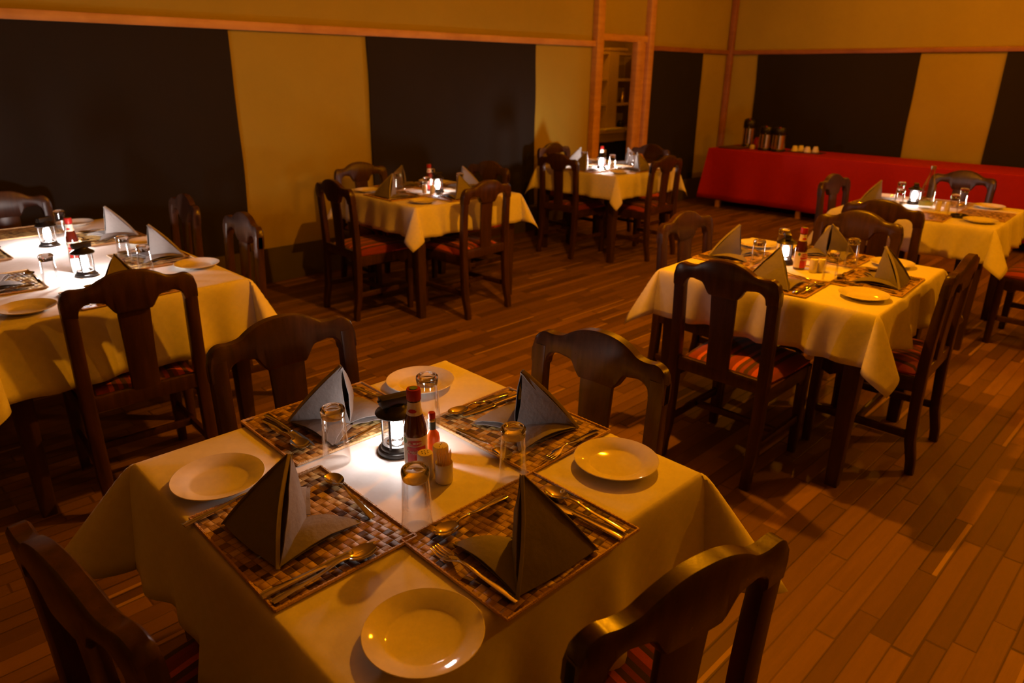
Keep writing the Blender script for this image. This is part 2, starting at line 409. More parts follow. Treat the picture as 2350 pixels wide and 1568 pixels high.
bm = bmesh.new(); box(bm, (0, 0, .012), (.42, .12, .02), .006, rz=.03); o = obj('folded_cloth', bm, MLIN, loc=(7.58, 5.83, .889)); tag(o, 'folded pale cloth lying on the pantry worktop', 'cloth')
bm = bmesh.new(); box(bm, (0, 0, .02), (.32, .25, .035), .01, rz=-.15); o = obj('paper_stack', bm, MPAL, loc=(7.75, 6.03, 1.83)); tag(o, 'pale stack of papers lying on the topmost pantry shelf', 'paper')

# ------------------------------------------------------------------ ceiling lamps, plus an added bulb for the pantry
for i, (lx, ly, lz, e) in enumerate(LAMPS):
    if e <= 0: continue
    t = empty('pendant_lamp', (lx, ly, lz)); tag(t, ['bare warm bulb hanging over the middle of the room', 'bare warm bulb hanging before the red buffet', 'bare warm bulb hanging at the right of the tables', '', 'bare warm bulb hanging in the far right corner', 'unseen dim bulb added to brighten the pantry shelves'][i], 'lamp')
    bm = bmesh.new(); tube(bm, [(0, 0, .10), (0, 0, H-lz)], .004); obj('cord', bm, MBLK, t)
    bm = bmesh.new(); lathe(bm, [(0, .12), (.02, .115), (.022, .05), (.018, .045), (0, .045)], 16); obj('lamp_socket', bm, MBLK, t)
    bm = bmesh.new(); bmesh.ops.create_uvsphere(bm, u_segments=16, v_segments=10, radius=.035)
    m = MLED if e == 1 else emit('ceiling_bulb_%d' % i, WARM, LAMP_E*e)
    obj('bulb', bm, m, t)

# ------------------------------------------------------------------ dining chair (faces +x, origin between the rear feet)
def xr(z): return .024*sin(min(z, .9)/.9*PI) - .002
def make_chair():
    t = empty('dining_chair')
    W2 = .2225; pw = .024
    for s in (-1, 1):
        bm = bmesh.new(); zs = [0, .06, .15, .3, .42, .5, .6, .7, .78, .83]
        pts = [(xr(z) - (.012 if z < .1 else 0), s*(W2-pw), z) for z in zs]
        hz = [.018, .019, .020, .021, .022, .021, .020, .019, .018, .017]
        bar(bm, pts, [(pw if z > .1 else pw*.85, h) for z, h in zip(zs, hz)], .22, up=(1, 0, 0)); obj('leg', bm, MW, t)
    for s in (-1, 1):
        bm = bmesh.new(); bar(bm, [(.425, s*.195, .42), (.425, s*.195, .2), (.425, s*.195, 0)], [(.022, .022), (.021, .021), (.017, .017)], .2, up=(1, 0, 0)); obj('leg', bm, MW, t)
    # crest rail
    def top(y):
        a = abs(y)
        if a > .180: q = (a-.180)/(W2-.180); return .872 - .045*(1-math.sqrt(max(0, 1-q*q)))
        if a > .128: return .872 - .003*sin((a-.128)/.052*PI)
        if a > .118: return .872 + .004*(.128-a)/.010
        return .876 + .036*(1-(a/.118)**2.3)
    def bot(y):
        a = abs(y)
        if a > .1745: return .772
        if a > .132: q = (a-.132)/.0425; return .818 - .040*(1-math.sqrt(max(0, 1-q*q)))
        if a > .096: return .818 - .006*(.132-a)/.036
        if a > .056: q = (.096-a)/.040; return .812 - .046*(q*q*(3-2*q))
        return .766
    bm = bmesh.new(); rings = []; ys = sorted(set([-W2+i*W2*2/60 for i in range(61)] + [-.1745, .1745, -.1746, .1746, -.118, .118, -.105, .105]))
    for y in ys:
        zt, zb = top(y), bot(y)
        if abs(abs(y)-W2) < 1e-6: zt -= .002
        h = .018; ring = []; bow = -.012*(1-(y/W2)**2)
        for a, b in rrect(1, 1, 0.0, 2)[:0] or [(-1, 0), (-1, .5), (-.72, 1), (0, 1.0), (.72, 1), (1, .5), (1, 0), (1, -.5), (.72, -1), (0, -1), (-.72, -1), (-1, -.5)]:
            zc = (zt+zb)/2; hz = (zt-zb)/2; e = .008
            if b == 1: z = zt
            elif b == -1: z = zb
            elif b == .5: z = zt-e
            elif b == -.5: z = zb+e
            else: z = zc
            ring.append((xr(z)+bow+a*h, y, z))
        rings.append(ring)
    loft(bm, rings); obj('crest_rail', bm, MW, t)
    bm = bmesh.new(); zs = [.455, .55, .62, .7, .772]
    bar(bm, [(xr(z)-.006, 0, z) for z in zs], [(.049, .008), (.050, .008), (.051, .008), (.053, .008), (.055, .008)], .3, up=(1, 0, 0)); obj('splat', bm, MW, t)
    bm = bmesh.new(); bar(bm, [(xr(.43), -.2, .437), (xr(.43), .2, .437)], (.014, .03), .2); obj('back_rail', bm, MW, t)
    bm = bmesh.new(); bar(bm, [(.425, -.2, .395), (.425, .2, .395)], (.012, .032), .2)
    for s in (-1, 1): bar(bm, [(.04, s*.2, .395), (.425, s*.2, .395)], (.012, .032), .2)
    for s in (-1, 1):
        bar(bm, [(.405, s*.2, .37), (.37, s*.2, .355), (.345, s*.2, .37)], (.010, .014), .3)
    obj('seat_frame', bm, MW, t, loc=None)
    # cushion
    bm = bmesh.new(); N = 16; g = {}
    def sup(u): return math.copysign(abs(u)**.0+0, u)
    top_v = []; bmesh.ops.create_grid(bm, x_segments=N, y_segments=N, size=1)
    for v in bm.verts:
        u, w = v.co.x, v.co.y
        x = .24+.205*u*(1-.03*w*w); y = (.205+.008*u)*w*(1-.03*u*u)
        ed = (1-abs(u)**6)*(1-abs(w)**6)
        v.co = Vector((x, y, .436+.037*ed**.45+.009*(1-u*u)*(1-w*w)))
    top = bm.faces[:]
    r = bmesh.ops.extrude_face_region(bm, geom=top)
    for v in [q for q in r['geom'] if isinstance(q, bmesh.types.BMVert)]: v.co.z = .428
    obj('seat_cushion', bm, MSTR, t)
    for s in (-1, 1):
        bm = bmesh.new(); bar(bm, [(.02, s*.198, .17), (.425, s*.195, .17)], (.010, .017), .2); obj('stretcher', bm, MW, t)
    bm = bmesh.new(); bar(bm, [(.23, -.19, .17), (.23, .19, .17)], (.010, .015), .2); obj('stretcher', bm, MW, t)
    return t
CH_PROTO = make_chair()
used = [False]
def chair(x, y, face, label, group='dark wooden dining chairs'):
    if used[0]: o = copy_tree(CH_PROTO)
    else: o = CH_PROTO; used[0] = True
    o.location = (x, y, 0); o.rotation_euler = (0, 0, R(face)); tag(o, label, 'chair', group); return o

# ------------------------------------------------------------------ tables and cloths
TZ = .76
def table(cx, cy, sx, sy, rz, label, name='dining_table', h=TZ, mat=None, inset=.05):
    mat = mat or MTW
    t = empty(name, (cx, cy, 0), rz); tag(t, label, 'table', None)
    bm = bmesh.new(); box(bm, (0, 0, h-.016), (sx, sy, .028), .004); obj('tabletop', bm, mat, t)
    bm = bmesh.new()
    for s in (-1, 1): box(bm, (0, s*(sy/2-inset-.01), h-.075), (sx-2*inset, .02, .09), .002); box(bm, (s*(sx/2-inset-.01), 0, h-.075), (.02, sy-2*inset, .09), .002)
    obj('apron', bm, mat, t)
    for a in (-1, 1):
        for b in (-1, 1):
            bm = bmesh.new(); px, py = a*(sx/2-inset), b*(sy/2-inset)
            bar(bm, [(px, py, h-.03), (px, py, h-.14), (px, py, 0)], [(.036, .036), (.036, .036), (.025, .025)], .12, up=(1, 0, 0)); obj('leg', bm, mat, t)
    return t
def cloth(cx, cy, sx, sy, rz, d, label, seed, U=.45, V=.24, flare=.10, mat=None, name='tablecloth', top=TZ, wk=1.0):
    hx, hy = sx/2+.004, sy/2+.004
    def axis(h, n):
        e = [d*(i/14)**1.7 for i in range(1, 15)]; return [-h-q for q in reversed(e)] + [-h+2*h*i/n for i in range(n+1)] + [h+q for q in e]
    us = axis(hx, max(14, int(sx*60))); vs = axis(hy, max(14, int(sy*60)))
    bm = bmesh.new(); g = []
    def o_(s): return .016*(1-math.exp(-s/.018)) + flare*s
    def zz(s): return s - .010*(1-math.exp(-s/.012))
    for u in us:
        col = []
        for v in vs:
            a = max(abs(u)-hx, 0); b = max(abs(v)-hy, 0); su = 1 if u > 0 else -1; sv = 1 if v > 0 else -1
            nz = noise.noise(Vector((u*9+seed, v*9, seed)))
            if a > 1e-9 and b > 1e-9:
                r = math.hypot(a, b); ph = math.atan2(b, a)/(PI/2)
                Us = U*(1+.25*noise.noise(Vector((su*3.+seed, sv*2., 1)))); Vs = V*(1+.3*noise.noise(Vector((su*2.+seed, sv*5., 4))))
                ud = Us*sin(PI*ph)**1.1; vd = Vs*sin(2*PI*ph)
                ox = (1-ph)*o_(r) + r*(ud+vd)*.7071; oy = ph*o_(r) + r*(ud-vd)*.7071
                hor = min(.95, math.hypot(ud, vd)); z = -zz(r)*math.sqrt(1-hor*hor)
                p = Vector((su*(hx+ox), sv*(hy+oy), z))
            elif a > 1e-9:
                wv = wk*(.014*sin(v*17+seed*2+su)+.010*sin(v*37+seed)+(wk-1)*.012*sin(v*61+seed)) * (a/d)
                p = Vector((su*(hx+o_(a)+wv*min(1, (hy-abs(v))*6+.05)), v, -zz(a)*(1+.05*nz*0)))
            elif b > 1e-9:
                wv = wk*(.014*sin(u*17+seed+sv)+.010*sin(u*37+seed*3)+(wk-1)*.012*sin(u*61+seed)) * (b/d)
                p = Vector((u, sv*(hy+o_(b)+wv*min(1, (hx-abs(u))*6+.05)), -zz(b)))
            else:
                p = Vector((u, v, 0.0))
            col.append(bm.verts.new(p))
        g.append(col)
    for i in range(len(us)-1):
        for j in range(len(vs)-1): bm.faces.new((g[i][j], g[i+1][j], g[i+1][j+1], g[i][j+1]))
    o = obj(name, bm, mat or MLIN, loc=(cx, cy, top)); o.rotation_euler = (0, 0, rz)
    md = o.modifiers.new('thick', 'SOLIDIFY'); md.thickness = .0014; md.offset = -1
    tag(o, label, 'tablecloth'); return o

# ------------------------------------------------------------------ tableware prototypes (meshes shared by copies)
def proto_plate():
    bm = bmesh.new()
    lathe(bm, [(0, .004), (.054, .004), (.060, .006), (.066, .011), (.090, .0175), (.0925, .0185), (.0935, .0180), (.0925, .0160), (.066, .0075), (.056, .0015), (.052, 0), (0, 0)], 56)
    return obj('dinner_plate', bm, MPLATE)
def proto_glass():
    """tumbler standing upside down on its rim"""
    bm = bmesh.new(); n = 40
    lathe(bm, [(.0305, 0), (.0308, .001), (.0250, .112), (.0262, .118)], n, mi=0)
    o_n = len(bm.verts)
    b2 = bmesh.new(); lathe(b2, [(0, .1105), (.018, .1095), (.0238, .1085), (.0252, .111), (.0262, .118), (.0268, .124), (.0258, .130), (.022, .1335), (.018, .1318), (.010, .1285), (0, .128)], n)
    me = bpy.data.meshes.new('tmp'); b2.to_mesh(me); b2.free(); k = len(bm.faces); bm.from_mesh(me); bpy.data.meshes.remove(me)
    bm.faces.ensure_lookup_table()
    for f in bm.faces[k:]: f.material_index = 1
    return obj('drinking_glass', bm, [MTG, MG])
def handle(bm, L, x0=0, w0=.0028, w1=.0075, lift=.010, th=.0014):
    pts = []; sz = []
    for i in range(13):
        q = i/12; x = x0+L*q
        z = .003 + lift*math.exp(-((q-.10)/.22)**2) + .004*sin(q*PI)
        w = w0 + (w1-w0)*max(0, (q-.15)/.85)**1.3
        if i == 12: w *= .8
        pts.append((x, 0, z)); sz.append((w, th if q > .3 else th*1.4))
    bar(bm, pts, sz, .45)
def proto_spoon(name, k=1.0):
    bm = bmesh.new(); N = 12; L = .058*k; Wd = .0195*k
    rings = []; 
    g = [[None]*(N+1) for _ in range(N+1)]
    top = []; 
    for lay in (0, 1):
        gg = []
        for i in range(N+1):
            row = []
            for j in range(24):
                r = i/N; a = 2*PI*j/24
                px = -L/2 + L/2*r*cos(a); w = Wd*(1+.12*cos(a+PI))*r
                py = w*sin(a); dep = .0085*k*(1-r*r)
                row.append((px-.0, py, .0105 - dep - lay*.0012 + (.002 if r < 1 else 0)*0))
            gg.append(row)
        top.append(gg)
    for lay in (0, 1): loft(bm, top[lay], caps=False)
    loft(bm, [top[0][-1], top[1][-1]], caps=False)
    bmesh.ops.remove_doubles(bm, verts=bm.verts[:], dist=1e-5)
    handle(bm, .145*k, -.004, lift=.009)
    for v in bm.verts: v.co.x -= .05*k   # centre the piece
    return obj(name, bm, MSTEEL)
def proto_fork():
    bm = bmesh.new()
    for i in range(4):
        y = (i-1.5)*.0062
        bar(bm, [(-.064, y*.96, .009), (-.05, y, .0045), (-.035, y, .0035), (-.022, y*.95, .006)], [(.0009, .0007), (.0016, .001), (.0017, .001), (.0019, .0011)], .4)
    bar(bm, [(-.030, 0, .0042), (-.018, 0, .0072), (-.006, 0, .0095), (.002, 0, .0110)], [(.0112, .001), (.0108, .0011), (.0060, .0013), (.0030, .0016)], .4)
    handle(bm, .138, -.002, lift=.009)
    for v in bm.verts: v.co.x -= .035
    return obj('table_fork', bm, MSTEEL)
def proto_knife():
    bm = bmesh.new(); pts = []; sz = []
    for i in range(10):
        q = i/9; pts.append((-.105*(1-q), -.001*(1-q), .0035)); sz.append((.0020+.0078*min(1, q*2.2)**.6 if q < .9 else .006, .0008))
    bar(bm, pts, sz, .35)
    bar(bm, [(-.004, 0, .0038), (.02, 0, .0045), (.06, 0, .005), (.10, 0, .005), (.112, 0, .0045)], [(.0048, .0025), (.0050, .0030), (.0062, .0034), (.0075, .0036), (.0070, .0030)], .45)
    return obj('table_knife', bm, MSTEEL)
def proto_mat(w=.345, d=.28, name='placemat'):
    t = empty(name); bm = bmesh.new(); bmesh.ops.create_grid(bm, x_segments=12, y_segments=14, size=1)
    for v in bm.verts:
        x, y = v.co.x*d/2, v.co.y*w/2; v.co = Vector((x, y, .0032+.0012*noise.noise(Vector((x*14, y*14, 2)))))
    r = bmesh.ops.extrude_face_region(bm, geom=bm.faces[:])
    for v in [q for q in r['geom'] if isinstance(q, bmesh.types.BMVert)]: v.co.z = .0004
    obj('woven_panel', bm, MREED, t)
    bm = bmesh.new(); P = []
    for (ax, ay, bx, by) in ((1, 1, -1, 1), (-1, 1, -1, -1), (-1, -1, 1, -1), (1, -1, 1, 1)):
        for i in range(60):
            q = i/60; x = (ax+(bx-ax)*q)*d/2; y = (ay+(by-ay)*q)*w/2; P.append((x, y, .0034+.0004*(i % 2)))
    P.append(P[0]); tube(bm, P, [.0030 + .0006*(i % 2) for i in range(len(P))], 6)
    obj('bound_edge', bm, MROPE, t)
    return t
def proto_napkin():
    """pyramid fold; +x is the diner's side"""
    bm = bmesh.new()
    A = Vector((0.0, 0, .150)); cl = Vector((.098, -.095, .004)); cr = Vector((.098, .095, .004)); P = Vector((-.018, 0, .004))
    tl = Vector((-.080, -.092, .003)); tr = Vector((-.080, .092, .003))
    def patch(a, b, c, n=10, bulge=.0, bdir=(0, 0, 1), th=.0016, mi=0, off=(0, 0, 0), seed=1):
        a, b, c = Vector(a)+Vector(off), Vector(b)+Vector(off), Vector(c)+Vector(off); nr = (b-a).cross(c-a).normalized(); bd = Vector(bdir)
        vv = {}
        for lay in (0, 1):
            for i in range(n+1):
                for j in range(n+1-i):
                    u, v = i/n, j/n; w = 1-u-v; p = a*w+b*u+c*v
                    p = p + bd*bulge*(w*u+u*v+v*w)*3 + nr*(lay*th) + nr*.0030*noise.noise(p*32+Vector((seed, 0, 0)))*min(1, (1-max(u, v, w))*5)
                    if p.z < .003: p.z = .003+lay*th
                    vv[lay, i, j] = bm.verts.new(p)
        def f(l):
            try: q = bm.faces.new(l); q.material_index = mi
            except ValueError: pass
        for lay in (0, 1):
            for i in range(n):
                for j in range(n-i):
                    f((vv[lay, i, j], vv[lay, i+1, j], vv[lay, i, j+1]))
                    if i+j < n-1: f((vv[lay, i+1, j], vv[lay, i+1, j+1], vv[lay, i, j+1]))
        for q in range(n):
            for e in (lambda q: (q, 0), lambda q: (0, q), lambda q: (q, n-q)):
                f((vv[0, *e(q)], vv[0, *e(q+1)], vv[1, *e(q+1)], vv[1, *e(q)]))
    # diner-side panel, two layers with a gap that shows at the folded edges
    patch(A, cl, cr, 12, .010, (.8, 0, .3), seed=2)
    patch(A, cl, cr, 12, -.004, (.8, 0, .3), off=(-.006, 0, -.001), seed=5)
    # inner returns from each corner to the meeting line
    patch(A, cl, P, 10, .010, (0, -1, 0), seed=7); patch(A, cr, P, 10, .010, (0, 1, 0), seed=8)
    # tails lying on the mat, a little raised
    patch(cl, P, tl, 8, .020, (0, 0, 1), seed=9); patch(cr, P, tr, 8, .016, (0, 0, 1), seed=11)
    patch(cl+Vector((-.004, 0, 0)), P+Vector((-.01, 0, 0)), tl+Vector((-.004, .006, 0)), 8, .006, (0, 0, 1), seed=13)
    patch(cr+Vector((-.004, 0, 0)), P+Vector((-.01, 0, 0)), tr+Vector((-.004, -.006, 0)), 8, .006, (0, 0, 1), seed=14)
    t = empty('folded_napkin'); obj('cloth_fold', bm, MNAP, t)
    bm = bmesh.new()
    for c_, s in ((cl, -1), (cr, 1)):
        pts = [A.lerp(c_, i/12)+Vector((.008*sin(i/12*PI)+.002, s*.001, .002*sin(i/12*PI))) for i in range(13)]
        bar(bm, pts, (.0045, .0010), .4, up=(0, s, .2))
    obj('hem', bm, MHEM, t)
    return t
def proto_lantern():
    t = empty('lantern')
    bm = bmesh.new(); lathe(bm, [(0, 0), (.040, 0), (.041, .004), (.039, .009), (.034, .011), (.033, .018), (.030, .021), (0, .021)], 40); obj('base', bm, MBLK, t)
    bm = bmesh.new(); lathe(bm, [(0, .086), (.030, .086), (.0405, .088), (.042, .091), (.040, .094), (.030, .100), (.022, .106), (.020, .110), (0, .111)], 40); obj('cap', bm, MBLK, t)
    bm = bmesh.new(); box(bm, (0, 0, .118), (.064, .026, .020), .003); tube(bm, [(-.037, 0, .122), (.037, 0, .122)], .0026); obj('folded_handle', bm, MBLK, t)
    for i in range(4):
        a = 2*PI*(i+.5)/4; bm = bmesh.new(); r = .0315
        bar(bm, [(r*cos(a), r*sin(a), .018), (r*cos(a), r*sin(a), .090)], (.0024, .0018), .3, up=(cos(a), sin(a), 0)); obj('guard_bar', bm, MBLK, t)
    bm = bmesh.new(); lathe(bm, [(.0275, .021), (.0275, .086)], 36); obj('glass_chimney', bm, MTG, t)
    bm = bmesh.new(); lathe(bm, [(0, .0215), (.022, .0215), (.018, .024), (0, .024)], 24); obj('reflector', bm, MSTEEL, t)
    bm = bmesh.new(); lathe(bm, [(0, .030), (.010, .031), (.014, .036), (.014, .064), (.010, .074), (0, .078)], 16); obj('bulb', bm, MBULB, t)
    return t
def text_on_cyl(s, size, r, zc, ang, mat, parent, name='lettering', bold=.0004, up=1, flat=1.0):
    cu = bpy.data.curves.new(name, 'FONT'); cu.body = s; cu.size = size; cu.align_x = 'CENTER'; cu.align_y = 'CENTER'; cu.extrude = .0002; cu.offset = bold
    to = bpy.data.objects.new(name, cu); C.objects.link(to)
    dg = bpy.context.evaluated_depsgraph_get(); me = bpy.data.meshes.new_from_object(to.evaluated_get(dg))
    bpy.data.objects.remove(to); 
    for v in me.vertices:
        a = ang + v.co.x/r; rr = (r(v) if callable(r) else r)+.0004+v.co.z
        v.co = Vector((rr*cos(a), rr*sin(a), zc + v.co.y*flat))
    me.materials.clear(); me.materials.append(mat)
    o = bpy.data.objects.new(name, me); C.objects.link(o); o.parent = parent; return o
def wedge_label(r0, r1, z0, z1, a0, a1, mat, parent, name, n=24, round_=False):
    bm = bmesh.new(); K = 12; cols = []
    for i in range(n+1):
        q = i/n; a = a0+(a1-a0)*q
        if round_: hh = math.sqrt(max(0, 1-(2*q-1)**2)); zz0 = (z0+z1)/2-(z1-z0)/2*hh; zz1 = (z0+z1)/2+(z1-z0)/2*hh
        else: zz0, zz1 = z0, z1
        cols.append([((r0+(r1-r0)*(j/3))*cos(a), (r0+(r1-r0)*(j/3))*sin(a), zz0+(zz1-zz0)*j/3) for j in range(4)])
    loft(bm, cols, caps=False, closed=False); return obj(name, bm, mat, parent)
def proto_ketchup(detail=True):
    t = empty('ketchup_bottle')
    prof = [(0, 0), (.0235, 0), (.0250, .003), (.0252, .06), (.0255, .085), (.0245, .098), (.0195, .118), (.0145, .142), (.0130, .157), (.0130, .164), (0, .164)]
    bm = bmesh.new(); lathe(bm, prof, 36); obj('bottle_body', bm, MKET, t)
    bm = bmesh.new(); lathe(bm, [(.0135, .160), (.0155, .161), (.0158, .180), (.0145, .185), (.0, .186)], 28); cp = obj('cap', bm, MCAP, t)
    bm = bmesh.new(); lathe(bm, [(0, .1862), (.009, .1862), (.009, .1866), (0, .1866)], 20); obj('cap_emblem', bm, MLABG, cp)
    bm = bmesh.new(); lathe(bm, [(.0182, .124), (.0146, .1425), (.0138, .157)], 36); nb = obj('neck_label', bm, MLABW, t)
    if detail:
        wedge_label(.0166, .0148, .134, .1425, R(195), R(265), MLABR, nb, 'neck_band', round_=True)
        bm = bmesh.new(); lathe(bm, [(.0255, .010), (.0257, .06), (.0259, .080)], 40); lb = obj('front_label', bm, MLABW, t)
        wedge_label(.02605, .0262, .010, .058, R(205), R(300), MLABR, lb, 'red_panel')
        wedge_label(.0263, .0264, .060, .074, R(208), R(282), MLABR, lb, 'oval_emblem', round_=True)
        wedge_label(.0262, .0263, .064, .078, R(178), R(204), MLABG, lb, 'leaf_mark', round_=True)
        text_on_cyl('DEL MONTE', .0062, .0265, .067, R(245), MLABW, lb, 'lettering', .0002)
        text_on_cyl('Ketchup', .0125, .0263, .046, R(247), MLABW, lb, 'lettering', .0004)
    return t
def proto_chili():
    t = empty('chili_sauce_bottle')
    bm = bmesh.new(); lathe(bm, [(0, 0), (.0155, 0), (.0165, .003), (.0165, .045), (.0145, .055), (.0085, .063), (.0075, .070), (.0075, .092), (0, .092)], 28); obj('bottle_body', bm, MORG, t)
    bm = bmesh.new(); lathe(bm, [(.0080, .066), (.0082, .086)], 24); obj('neck_wrapper', bm, MNEED, t)
    bm = bmesh.new(); lathe(bm, [(.0090, .0865), (.0092, .090), (.0082, .093)], 24); obj('neck_ring', bm, MBRASS, t)
    bm = bmesh.new(); lathe(bm, [(.0078, .092), (.0082, .104), (.0070, .107), (0, .1075)], 24); obj('cap', bm, MCAP, t)
    return t
def proto_shaker(name, holes=7, h=.060):
    t = empty(name)
    bm = bmesh.new(); lathe(bm, [(0, 0), (.0155, 0), (.0170, .002), (.0170, h-.004), (.0155, h-.0005), (.010, h), (0, h+.0004)], 30); obj('body', bm, MCER, t)
    bm = bmesh.new()
    for i in range(holes):
        a = 2*PI*i/max(1, holes-1); r = 0 if i == holes-1 else .007
        lathe(bm, [(0, h+.0009), (.0011, h+.0009), (.0011, h), (0, h)], 8, c=(r*cos(a), r*sin(a), 0))
    obj('holes', bm, MHOLE, t); return t
def proto_pickpot():
    bm = bmesh.new(); lathe(bm, [(0, 0), (.0170, 0), (.0188, .003), (.0190, .044), (.0182, .0455), (.0172, .044), (.0165, .006), (0, .006)], 32); return obj('toothpick_holder', bm, MCER)

PROTO = dict(plate=proto_plate(), glass=proto_glass(), spoon=proto_spoon('soup_spoon'), dspoon=proto_spoon('dessert_spoon', .95), fork=proto_fork(), knife=proto_knife(),
             mat=proto_mat(), napkin=proto_napkin(), lantern=proto_lantern(), ketchup=proto_ketchup(), chili=proto_chili(), salt=proto_shaker('salt_shaker'), pepper=proto_shaker('pepper_shaker', 3, .058), pick=proto_pickpot())
UID = set()
LANT_K = {}
def lantern(x, y, z, rz, label, k):
    o = put('lantern', x, y, z, rz, label, 'lantern', 'lit lanterns'); s = .0+1.08; o.scale = (s, s, s)
    if k not in LANT_K: LANT_K[k] = emit('lantern_lamp_%g' % k, (1, .86, .80), LANT_E*k)
    for ch in o.children:
        if ch.name.startswith('bulb'):
            ch.material_slots[0].link = 'OBJECT'; ch.material_slots[0].material = LANT_K[k]
    return o

def put(kind, x, y, z, rz, label, cat, group=None):
    p = PROTO[kind]
    if kind in UID: o = copy_tree(p)
    else: o = p; UID.add(kind)
    o.location = (x, y, z); o.rotation_euler = (0, 0, rz); tag(o, label, cat, group); return o

SIDE = {180: 'near-left', 270: 'near-right', 0: 'far-right', 90: 'far-left'}
rnd = random.Random(4)
def place(T, k, tn, mc=(.31, .0), items='mnpgksfd', adj={}, side=None, mz=TZ):
    """one cover at table T=(cx,cy,rot); k = direction of the chair in degrees; local +x toward the chair, +y the diner's right"""
    cx, cy, r = T; a = R(k)+r; sd = side or SIDE[k]
    # local (X to the chair, Y to the sitter's right)
    def w(X, Y): return cx + X*cos(a) - Y*sin(a), cy + X*sin(a) + Y*cos(a)
    X0, Y0 = mc
    def pos(key, dx, dy, z, dr): 
        if key in adj: dx, dy, dr = adj[key]
        x, y = w(dx, dy); return x, y, z, a + R(dr)
    g = 'place settings on the ' + tn
    def P(key, kind, dx, dy, z, dr, lab, cat, grp):
        x, y, z, rr = pos(key, dx, dy, z, dr); return put(kind, x, y, z, rr, lab, cat, grp)
    at = '%s side of the %s' % (sd, tn)
    J = lambda s: rnd.uniform(-s, s)
    z = mz+.0012
    if 'm' in items: P('m', 'mat', X0, Y0, z, J(1.5), 'brown woven reed placemat at the ' + at, 'placemat', 'woven placemats')
    if 'n' in items: P('n', 'napkin', X0-.0+.005, Y0+.0, z+.0034, J(6), 'grey pyramid-folded napkin at the ' + at, 'napkin', 'folded napkins')
    if 'p' in items: P('p', 'plate', .345, Y0-.28, z, J(20), 'white side plate set for the ' + at, 'plate', 'white side plates')
    if 'g' in items: P('g', 'glass', X0-.165, Y0+.155, z, 0, 'upturned clear tumbler belonging to the ' + at, 'glass', 'upturned tumblers')
    zk = z+.0048
    if 'k' in items: P('k', 'knife', X0+.02, Y0+.128, zk, J(2), 'steel table knife on the placemat at the ' + at, 'knife', 'table knives')
    if 's' in items: P('s', 'spoon', X0+.01, Y0+.150, zk, J(2), 'steel soup spoon beside the knife, ' + at, 'spoon', 'soup spoons')
    if 'f' in items: P('f', 'fork', X0+.01, Y0-.140, zk, J(2), 'steel fork on the placemat at the ' + at, 'fork', 'table forks')
    if 'd' in items: P('d', 'dspoon', X0-.128, Y0+.01, zk, 90+J(3), 'steel dessert spoon across the inner mat edge, ' + at, 'spoon', 'dessert spoons')

# ======================= table A : nearest
A_ = (.805, 1.100, R(-.4))
NA = 'nearest table'
table(A_[0], A_[1], .862, .862, A_[2], 'dark wooden table under white cloth nearest the camera')
cloth(A_[0], A_[1], .862, .862, A_[2], .270, 'white tablecloth on the nearest table with one lantern', 1.3, U=.55, wk=1.15)
def loc(k, x, y):   # world xy -> local chair frame of table A
    a = R(k)+A_[2]; dx, dy = x-A_[0], y-A_[1]; return (dx*cos(a)+dy*sin(a), -dx*sin(a)+dy*cos(a))
def ladj(kk, **kw): return {q: (*loc(kk, v[0], v[1]), v[2]) for q, v in kw.items()}
place(A_, 180, NA, loc(180, .515, 1.072), adj=ladj(180, m=(.513, 1.072, 0), n=(.515, 1.088, 4), p=(.470, 1.335, 0), g=(.672, .922, 0), k=(.480, .936, -1), s=(.467, .918, 1), f=(.455, 1.228, 4), d=(.632, 1.085, 85)))
place(A_, 270, NA, loc(270, .797, .765), adj=ladj(270, m=(.797, .768, 0), n=(.770, .745, -3), p=(.507, .692, 0), g=(.915, .912, 0), k=(.913, .738, 2), s=(.938, .728, 2), f=(.655, .745, 4), d=(.775, .872, 93)))
place(A_, 0, NA, loc(0, 1.10, 1.078), adj=ladj(0, m=(1.102, 1.082, 1), n=(1.098, 1.068, -3), p=(1.131, .806, 0), g=(.950, 1.240, 0), k=(1.135, 1.200, -3), s=(1.115, 1.226, -2), f=(1.115, .922, 3), d=(.972, 1.075, 88)))
place(A_, 90, NA, loc(90, .800, 1.425), adj=ladj(90, m=(.795, 1.420, 0), n=(.806, 1.382, 4), p=(1.080, 1.440, 0), g=(.695, 1.243, 0), k=(.683, 1.43, 2), s=(.664, 1.43, 1), f=(.935, 1.44, 2), d=(.81, 1.294, 93)))
z = TZ+.0012
def lname(s): return s
lantern(.820, 1.190, z, R(-14), 'black lit lantern in the middle of the nearest table', 1.2)
put('ketchup', .812, 1.108, z, R(-15), 'ketchup bottle with red cap on the nearest table', 'bottle', 'ketchup bottles')
put('chili', .866, 1.118, z, 0, 'small orange sauce bottle with red cap on the nearest table', 'bottle')
put('salt', .796, 1.055, z, 0, 'white ceramic shaker in front of the ketchup, nearest table', 'shaker', 'white shakers')
put('pepper', .842, 1.060, z, R(30), 'white shaker behind the toothpick holder, nearest table', 'shaker', 'white shakers')
put('pick', .815, 1.016, z, 0, 'white toothpick holder on the nearest table', 'toothpick holder')
bm = bmesh.new(); tube(bm, [(0, 0, 0), (0, 0, .004), (0, 0, .061), (0, 0, .065)], [.0003, .00085, .00085, .0003], 6); tp = obj('toothpick', bm, MPICK)
for i in range(34):
    o = tp if i == 0 else tp.copy()
    if i: C.objects.link(o)
    a = i*2.399; q = math.sqrt((i+.5)/34); ti = R(5)*q
    o.location = (.815+.0115*q*cos(a), 1.016+.0115*q*sin(a), z+.0075 + rnd.uniform(0, .003)); o.rotation_euler = (0, ti, a)
    tag(o, 'wooden toothpick standing in the white holder on the nearest table', 'toothpick', 'toothpicks in the holder')

